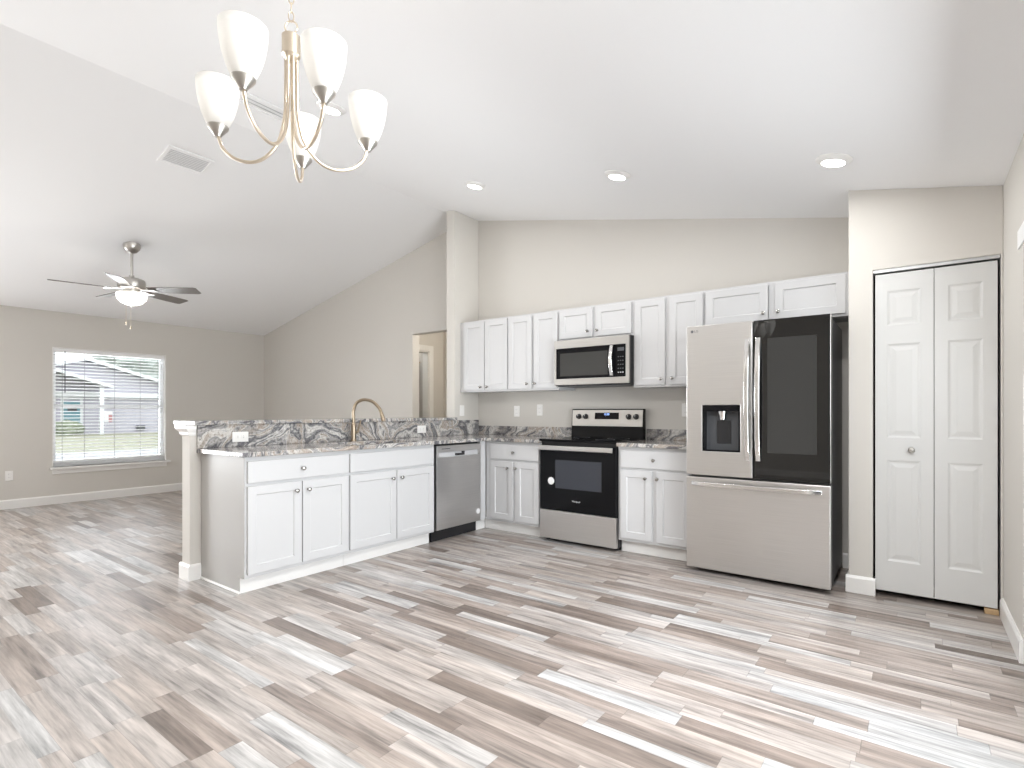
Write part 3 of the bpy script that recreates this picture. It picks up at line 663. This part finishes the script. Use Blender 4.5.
text_mesh('clock_digits', '12:00', .026, 'display', lambda x, y, z: TG(1.637+x, .0065+z, 1.136+y), bg_)
for a in (1.338, 1.413, 1.862, 1.935):
    bm = bmesh.new(); lathe(bm, [(0, 0), (.026, 0), (.026, .004), (.021, .006), (.019, .028), (.012, .030), (0, .030)], n=24, T=lambda u, v, h: TG(a+u, .004+h, 1.115+v)); kb = obj('knob', bm, 'black', bg_, smooth=True, bevel=0)
    obj('pointer', B(TG, (a-.0015, a+.0015, .034, .035, 1.118, 1.134)), 'lettering', bg_, bevel=0)
for a in (1.29, 1.97):
    for d in (.1, .55):
        bm = bmesh.new(); lathe(bm, [(.018, 0), (.018, .031), (0, .031)], n=14, T=lambda u, v, h: TR(a+u, d+v, h)); obj('foot', bm, 'black', t, bevel=0)

# ------------------------------------------------------------------ over-the-range microwave
t = thing('microwave', 'stainless over-the-range microwave with black glass door', 'microwave', (1.65, -.2, 1.395))
obj('body', B(TY, (1.272, 2.028, .004, .375, 1.402, 1.8275)), 'black', t, bevel=.003)
bm = bmesh.new(); fr = grid(bm, lambda a, z, d: TY(a, d, z), [1.272, 1.294, 1.996, 2.028], [1.408, 1.466, 1.748, 1.824], .376, .402, lambda i, j: not (i == 1 and j == 1)); obj('front_frame', bm, 'msteel', t, bevel=.003)
dm = obj('door_glass', B(TY, (1.294, 1.902, .378, .400, 1.466, 1.748)), 'bglass', t, bevel=.001)
obj('viewing_window', B(TY, (1.335, 1.825, .400, .4012, 1.490, 1.702)), 'bglass2', dm, bevel=0, label='smoky grey viewing window')
cp = obj('control_panel', B(TY, (1.904, 1.996, .378, .400, 1.466, 1.748)), 'bglass', t, bevel=.001)
obj('clock_display', B(TY, (1.92, 1.98, .4, .4008, 1.69, 1.72)), 'grey', cp, bevel=0)
for r_ in range(5):
    for c_ in range(3):
        obj('key', B(TY, (1.922+.021*c_, 1.934+.021*c_, .4, .4008, 1.50+.034*r_, 1.508+.034*r_)), 'labelgrey' if r_ == 0 else 'grey', cp, bevel=0)
bm = bmesh.new(); sweep_bar(bm, TY, [(1.868, .418+.03*math.sin(PI*k/8), 1.476+.268*k/8, 'a') for k in range(9)], .036, .014); obj('handle', bm, 'chrome', t, bevel=.003, smooth=True)
obj('vent_grille', B(TY, (1.29, 2.01, .02, .36, 1.396, 1.402)), 'grey', t, bevel=0)

# ------------------------------------------------------------------ refrigerator
t = thing('refrigerator', 'stainless french-door refrigerator with a black glass right door', 'refrigerator', (3.105, -.4, 0))
obj('body', B(TY, (2.656, 3.557, .03, .69, .035, 1.770)), 'fridge_side', t, bevel=.006)
FD = .777
bm = bmesh.new(); fr = grid(bm, lambda a, z, d: TY(a, d, z), [2.650, 2.765, 3.022, 3.1025], [.706, .880, 1.208, 1.783], .695, FD, lambda i, j: not (i == 1 and j == 1)); ld = obj('left_door', bm, 'steel', t, bevel=.005)
bm = bmesh.new(); grid(bm, lambda a, z, d: TY(a, d, z), [2.765, 2.775, 3.012, 3.022], [.880, .890, 1.165, 1.208], .699, FD-.002, lambda i, j: not (i == 1 and j == 1)); dp_ = obj('dispenser', bm, 'bglass', ld, bevel=0, label='black water dispenser recess')
obj('dispenser_back', B(TY, (2.775, 3.012, .697, .705, .890, 1.165)), 'grey', dp_, bevel=0)
obj('paddle', B(TY, (2.85, 2.945, .705, .712, .935, 1.10)), 'black', dp_, bevel=.002)
bm = bmesh.new(); lathe(bm, [(0, 0), (.022, 0), (.026, .03), (.034, .05), (.034, .065)], n=20, T=lambda u, v, h: TY(2.895+u, .738+v, 1.105+h)); obj('nozzle', bm, 'chrome', dp_, smooth=True, bevel=0)
bm = bmesh.new(); grid(bm, lambda a, z, d: TY(a, d, z), [3.1085, 3.564], [.706, 1.783], .695, FD-.006); rd = obj('right_door', bm, 'steel', t, bevel=.004)
obj('glass_front', B(TY, (3.110, 3.562, FD-.0055, FD, .708, 1.781)), 'fglass', rd, bevel=.001, label='black glass door front')
obj('door_window', B(TY, (3.196, 3.488, FD, FD+.0008, .885, 1.655)), 'bglass2', rd, bevel=0, label='smoky see-through window')
bm = bmesh.new(); fr = grid(bm, lambda a, z, d: TY(a, d, z), [2.650, 3.564], [.035, .692], .695, FD); fz = obj('freezer_drawer', bm, 'steel', t, bevel=.005)
for a, par in ((3.071, ld), (3.140, rd)):
    bm = bmesh.new(); sweep_bar(bm, TY, [(a, FD+.012+.042*math.sin(PI*min(1, max(0, k/12)))**.5, .826+.838*k/12, 'a') for k in range(13)], .036, .016); obj('handle', bm, 'chrome', par, bevel=.003, smooth=True)
bm = bmesh.new(); sweep_bar(bm, TY, [(2.690+.828*k/12, FD+.012+.042*math.sin(PI*k/12)**.5, .646, 'z') for k in range(13)], .034, .016); obj('handle', bm, 'chrome', fz, bevel=.003, smooth=True)
bm = bmesh.new(); lathe(bm, [(0, 0), (.0105, 0), (.0105, .0006), (0, .0006)], n=24, T=lambda u, v, h: TY(2.692+u, FD+h, 1.742+v)); obj('emblem', bm, 'lettergrey', ld, bevel=0)
text_mesh('badge', 'LG', .024, 'lettergrey', lambda x, y, z: TY(2.722+x, FD+.0004+z, 1.742+y), ld)
for a in (2.70, 3.51):
    for d in (.12, .64):
        bm = bmesh.new(); lathe(bm, [(.022, 0), (.022, .036), (0, .036)], n=14, T=lambda u, v, h: TY(a+u, d+v, h)); obj('foot', bm, 'black', t, bevel=0)

# ------------------------------------------------------------------ outlets and switches
def plate(label, T, a, z, d, horiz=False, kind='outlet', group='white wall plates'):
    """T(a, d, z) with d out of the surface"""
    w_, h_ = (.118, .074) if horiz else (.072, .116)
    t = thing('wall_outlet' if kind == 'outlet' else 'light_switch', label, kind, T(a, d, z), group)
    bm = bmesh.new(); slab(bm, T, a-w_/2, a+w_/2, d, d+.006, z-h_/2, z+h_/2); obj('cover_plate', bm, 'plate', t, bevel=.003)
    if kind == 'outlet':
        for s in (-1, 1):
            ca, czz = (a+s*.021, z) if horiz else (a, z+s*.021)
            f = obj('receptacle', B(T, (ca-.0145, ca+.0145, d+.006, d+.0085, czz-.0145, czz+.0145)), 'plate', t, bevel=.002)
            for q in (-1, 1):
                if horiz: obj('slot', B(T, (ca-.004, ca+.004, d+.0085, d+.0088, czz+q*.006-.001, czz+q*.006+.001)), 'slot', f, bevel=0)
                else: obj('slot', B(T, (ca+q*.006-.001, ca+q*.006+.001, d+.0085, d+.0088, czz-.004, czz+.004)), 'slot', f, bevel=0)
    else:
        obj('rocker', B(T, (a-.016, a+.016, d+.006, d+.010, z-.033, z+.033)), 'plate', t, bevel=.002)
    return t
plate('white outlet set sideways in the granite splash near the peninsula end', TX, -2.726, .977, .0212, True)
plate('white outlet set sideways in the granite splash behind the dishwasher', TX, -.912, .985, .0212, True)
plate('white switch on the stub wall above the granite splash', TX, -.287, 1.173, .0005, kind='switch')
plate('white outlet left of the range, nearer the corner', TY, .543, 1.166, .0005)
plate('white outlet on the wall just left of the range backguard', TY, .842, 1.178, .0005)
plate('white outlet half hidden by the refrigerator edge', TY, 2.382, 1.176, .0005)
plate('white outlet low on the window wall above the baseboard', lambda a, d, z: (XL+d, a, z), -3.146, .395, 0)

# ------------------------------------------------------------------ ceiling: recessed lights, registers
s1, s2 = -.20494, .21422
def slope_T(x0, y0, s):
    z0 = cz(x0); ang = math.atan(s)
    return lambda u, v, h: (x0+u*math.cos(ang)+h*math.sin(ang), y0+v, z0+u*math.sin(ang)-h*math.cos(ang))    # h: down out of the ceiling
LP = [(.896, -1.106, 'lit recessed ceiling light nearest the stub wall'), (2.269, -1.126, 'lit recessed ceiling light above the microwave, middle of the row'), (3.620, -1.143, 'lit recessed ceiling light nearest the pantry'), (.935, -2.589, 'lit recessed ceiling light seen just past the chandelier'),  # the five that follow are added out of view to brighten the room
      (3.6, -3.6, 'added unseen ceiling light overhead, near the patio door'), (1.3, -5.7, 'added unseen ceiling light behind the viewer, middle of the dining end'), (3.2, -6.2, 'added unseen ceiling light behind the viewer, nearest the right wall'),
      (-1.2, -5.6, 'added unseen ceiling light at the rear of the living room near the ridge'), (-3.2, -5.6, 'added unseen ceiling light at the rear of the living room near the added window')]
first = None
for x, y, lb in LP:
    if first is None:
        first_T = slope_T(x, y, s1); T = first_T
        first = thing('recessed_light', lb, 'ceiling light', (x, y, cz(x)), 'recessed ceiling lights')
        bm = bmesh.new(); lathe(bm, [(.094, 0), (.094, .005), (.082, .012), (.064, .022), (.060, .022), (.060, 0)], n=40, T=T, cap=False); obj('trim_ring', bm, 'plate', first, smooth=True, bevel=0)
        bm = bmesh.new(); lathe(bm, [(0, .021), (.060, .021), (.060, .016), (0, .016)], n=32, T=T); obj('lens', bm, 'lens', first, bevel=0)
    else:
        q = dup(first, (x, y, cz(x)), lb)
        if x < RX: q.rotation_euler = (0, -math.atan(s2)+math.atan(s1), 0)
    ld_ = bpy.data.lights.new('recessed_lamp', 'AREA'); ld_.shape = 'DISK'; ld_.size = .11; ld_.energy = 6 if y > -3 else (52 if y > -4 else 5) if x > RX else 30; ld_.color = (1, .995, .985)
    lo = bpy.data.objects.new('recessed_lamp', ld_); COL.objects.link(lo); lo.location = Vector(slope_T(x, y, s1 if x > RX else s2)(0, 0, .026)); lo.rotation_euler = (0, -math.atan(s1 if x > RX else s2), 0)
def register(label, x, y, s, wu, wv, nsl, along='v'):
    T = slope_T(x, y, s); t = thing('air_vent', label, 'vent', (x, y, cz(x)))
    e = .026
    bm = bmesh.new(); grid(bm, lambda a, b, c: T(a, b, c), [-wu/2, -wu/2+e, wu/2-e, wu/2], [-wv/2, -wv/2+e, wv/2-e, wv/2], 0, .009, lambda i, j: not (i == 1 and j == 1)); obj('vent_frame', bm, 'vent', t, bevel=.002)
    obj('duct_back', B(lambda a, b, c: T(a, b, c), (-wu/2+e, wu/2-e, -wv/2+e, wv/2-e, .0005, .0015)), 'ventdark', t, bevel=0)
    for k in range(nsl):
        c = -wu/2+e+(wu-2*e)*(k+.5)/nsl; hw = (wu-2*e)/nsl*.44
        bm = bmesh.new(); vs = [bm.verts.new(T(c+du, b, h)) for b in (-wv/2+e, wv/2-e) for du, h in ((-hw, .003), (hw, .008), (hw, .0065), (-hw, .0015))]
        for f in ((0, 1, 2, 3), (7, 6, 5, 4), (0, 4, 5, 1), (1, 5, 6, 2), (2, 6, 7, 3), (3, 7, 4, 0)): bm.faces.new([vs[i] for i in f])
        obj('louver', bm, 'vent', t, bevel=0)
register('white return air vent on the living room slope of the ceiling', -.845, -2.742, s2, .25, .35, 9)
register('pale slatted ceiling vent half hidden behind the chandelier arms', .41, -2.74, s1, .24, .36, 3)

# ------------------------------------------------------------------ chandelier
def cam_pt(r, d, z): return Vector((CX-math.sin(YAW)*d+math.cos(YAW)*r, CY+math.cos(YAW)*d+math.sin(YAW)*r, z))
D0 = 1.735; c0 = cam_pt(-.712, D0, 0); hx, hy = c0.x, c0.y
ch = thing('chandelier', 'five-light champagne nickel chandelier with frosted glass shades', 'chandelier', (hx, hy, 2.32))
zc = cz(hx)
T = slope_T(hx, hy, s1)
bm = bmesh.new(); lathe(bm, [(.065, 0), (.065, .008), (.05, .022), (.015, .03), (0, .031)], n=32, T=T); obj('ceiling_canopy', bm, 'nickel', ch, smooth=True, bevel=0)
bm = bmesh.new(); lathe(bm, [(0, 2.287), (.012, 2.290), (.024, 2.305), (.0285, 2.309), (.0285, 2.371), (.024, 2.375), (.010, 2.379), (.006, 2.385), (0, 2.386)], c=(hx, hy, 0), n=32); obj('hub', bm, 'nickel', ch, smooth=True, bevel=0)
bm = bmesh.new(); tube(bm, [(hx+.020*math.cos(a)*math.cos(YAW), hy+.020*math.cos(a)*math.sin(YAW), 2.402+.020*math.sin(a)) for a in [2*PI*k/24 for k in range(24)]], .0028, 8, closed=True); obj('loop_ring', bm, 'nickel', ch, smooth=True, bevel=0)
zz = 2.419; k = 0
while zz < zc-.035:
    an = YAW+(PI/2 if k % 2 else 0)+.4
    bm = bmesh.new(); tube(bm, [(hx+.008*math.cos(a)*math.cos(an), hy+.008*math.cos(a)*math.sin(an), zz+.017+.017*math.sin(a)) for a in [2*PI*q/16 for q in range(16)]], .002, 6, closed=True); obj('chain_link', bm, 'nickel', ch, smooth=True, bevel=0)
    zz += .029; k += 1
for k in range(5):
    th = math.radians((-46.5, 27, 103, 177, 262)[k])+YAW; ux, uy = math.cos(th), math.sin(th)
    def RP(r, z): return Vector((hx+r*ux, hy+r*uy, z))
    bm = bmesh.new(); tube(bm, catmull([RP(.017, 2.305), RP(.018, 2.20), RP(.022, 2.11), RP(.042, 2.035), RP(.085, 1.985), RP(.135, 1.970), RP(.190, 1.985), RP(.228, 2.020), RP(.243, 2.062)], 8), .0055, 12); arm = obj('arm', bm, 'nickel', ch, smooth=True, bevel=0)
    bm = bmesh.new(); cc = RP(.244, 0); lathe(bm, [(0, 2.054), (.010, 2.055), (.013, 2.060), (.032, 2.083), (.033, 2.088), (.029, 2.089), (0, 2.087)], c=(cc.x, cc.y, 0), n=28); obj('cup', bm, 'nickel2', arm, smooth=True, bevel=0)
    bm = bmesh.new(); prof = [(.031, 2.088), (.039, 2.106), (.048, 2.129), (.0555, 2.156), (.0605, 2.182), (.0635, 2.206), (.0645, 2.230)]
    prof = prof+[(r-.003, z) for r, z in prof[::-1]]; lathe(bm, prof, c=(cc.x, cc.y, 0), n=36, cap=False); obj('glass_shade', bm, 'shade', arm, smooth='all', bevel=0)
    bm = bmesh.new(); lathe(bm, [(.012, 2.088), (.014, 2.11), (.024, 2.132), (.028, 2.15), (.023, 2.168), (.010, 2.178), (0, 2.179)], c=(cc.x, cc.y, 0), n=18); obj('bulb', bm, 'bulb', arm, smooth=True, bevel=0)
    pl = bpy.data.lights.new('chandelier_lamp', 'POINT'); pl.energy = 1.0; pl.shadow_soft_size = .02; pl.color = (1, .975, .94)
    po = bpy.data.objects.new('chandelier_lamp', pl); COL.objects.link(po); po.location = (cc.x, cc.y, 2.205)

# ------------------------------------------------------------------ ceiling fan
fx, fy = -2.508, -2.590; fzc = cz(fx)
fan = thing('ceiling_fan', 'brushed nickel five-blade ceiling fan with frosted bowl light', 'ceiling fan', (fx, fy, 2.5))
T = slope_T(fx, fy, s2)
bm = bmesh.new(); lathe(bm, [(.078, -.02), (.078, .015), (.070, .045), (.045, .075), (.02, .085), (0, .086)], n=32, T=lambda u, v, h: (fx+u, fy+v, fzc-h)); obj('ceiling_canopy', bm, 'nickel2', fan, smooth=True, bevel=0)
bm = bmesh.new(); tube(bm, [(fx, fy, fzc-.07), (fx, fy, 2.53)], .0135, 16); obj('downrod', bm, 'nickel2', fan, smooth=True, bevel=0)
bm = bmesh.new(); lathe(bm, [(0, 2.575), (.022, 2.574), (.024, 2.55), (.08, 2.54), (.117, 2.525), (.124, 2.50), (.124, 2.455), (.115, 2.435), (.08, 2.425), (.07, 2.40), (.07, 2.385), (0, 2.384)], c=(fx, fy, 0), n=40); obj('motor_housing', bm, 'nickel2', fan, smooth=True, bevel=0)
bm = bmesh.new(); lathe(bm, [(.128, 2.384), (.136, 2.370), (.127, 2.325), (.095, 2.288), (.05, 2.268), (0, 2.262)], c=(fx, fy, 0), n=40, cap=False); obj('light_bowl', bm, 'bowl', fan, smooth=True, bevel=0)
bm = bmesh.new(); lathe(bm, [(0, 2.245), (.012, 2.248), (.014, 2.258), (.008, 2.264), (0, 2.265)], c=(fx, fy, 0), n=18); obj('finial', bm, 'nickel2', fan, smooth=True, bevel=0)
for q, zq in ((-.012, 2.075), (.02, 2.03)):
    bm = bmesh.new(); tube(bm, [(fx+.05+q, fy-.05+q, 2.27), (fx+.05+q, fy-.05+q, zq)], .0014, 6)
    lathe(bm, [(0, -.03), (.007, -.02), (.009, -.006), (.005, .008), (0, .01)], c=(fx+.05+q, fy-.05+q, zq), n=12); obj('pull_chain', bm, 'nickel', fan, smooth=True, bevel=0)
for k in range(5):
    th = math.radians(221+72*k)+YAW; ux, uy = math.cos(th), math.sin(th); vx, vy = -uy, ux
    def FP(r, s, z): return (fx+r*ux+s*vx, fy+r*uy+s*vy, z)
    bm = bmesh.new(); out = [(.17, .055), (.30, .064), (.50, .070), (.635, .070), (.662, .058)]
    top = []; bot = []
    for r, w_ in out:
        top.append([bm.verts.new(FP(r, s*w_, 2.425-.22*s*w_+.003)) for s in (-1, 1)]); bot.append([bm.verts.new(FP(r, s*w_, 2.425-.22*s*w_-.003)) for s in (-1, 1)])
    for q in range(4):
        bm.faces.new([top[q][0], top[q][1], top[q+1][1], top[q+1][0]]); bm.faces.new([bot[q][0], bot[q+1][0], bot[q+1][1], bot[q][1]])
        for s in (0, 1): bm.faces.new([top[q][s], top[q+1][s], bot[q+1][s], bot[q][s]])
    for q in (0, 4): bm.faces.new([top[q][0], top[q][1], bot[q][1], bot[q][0]])
    bo = obj('blade', bm, 'blade', fan, bevel=0)
    bm = bmesh.new(); A_ = []
    for r, w_, z in ((.06, .03, 2.432), (.13, .018, 2.428), (.17, .03, 2.421), (.235, .042, 2.418)):
        A_.append([bm.verts.new(FP(r, s, z+h)) for s, h in ((-w_, 0), (w_, 0), (w_, -.006), (-w_, -.006))])
    for a_, b_ in zip(A_, A_[1:]):
        for q in range(4): bm.faces.new([a_[q], a_[(q+1) % 4], b_[(q+1) % 4], b_[q]])
    bm.faces.new(A_[0]); bm.faces.new(A_[-1]); obj('blade_bracket', bm, 'nickel2', bo, bevel=.001)
pl = bpy.data.lights.new('fan_lamp', 'POINT'); pl.energy = 5; pl.shadow_soft_size = .04; pl.color = (1, .97, .92)
po = bpy.data.objects.new('fan_lamp', pl); COL.objects.link(po); po.location = (fx, fy, 2.335)

# added hall lamp, out of view, there to brighten the hall
hl = thing('hall_fill_lamp', 'added unseen ceiling lamp brightening the hall behind the opening', 'lamp', (-.5, .7, 2.43))
bm = bmesh.new(); lathe(bm, [(.13, 0), (.13, -.02), (.10, -.07), (.05, -.09), (0, -.095)], c=(-.5, .7, 2.429), n=28); obj('glass_dome', bm, 'bowl', hl, smooth=True, bevel=0)
pl = bpy.data.lights.new('hall_fill_light', 'POINT'); pl.energy = 24; pl.shadow_soft_size = .08; pl.color = (1, .92, .80)
po = bpy.data.objects.new('hall_fill_light', pl); COL.objects.link(po); po.location = (-.5, .7, 2.25)
pl = bpy.data.lights.new('closet_fill_light', 'POINT'); pl.energy = 7; pl.shadow_soft_size = .06; pl.color = (.9, .96, 1)  # added lamp without a fixture, lifts the dark closet
po = bpy.data.objects.new('closet_fill_light', pl); COL.objects.link(po); po.location = (HX-.5, .5, 2.3)
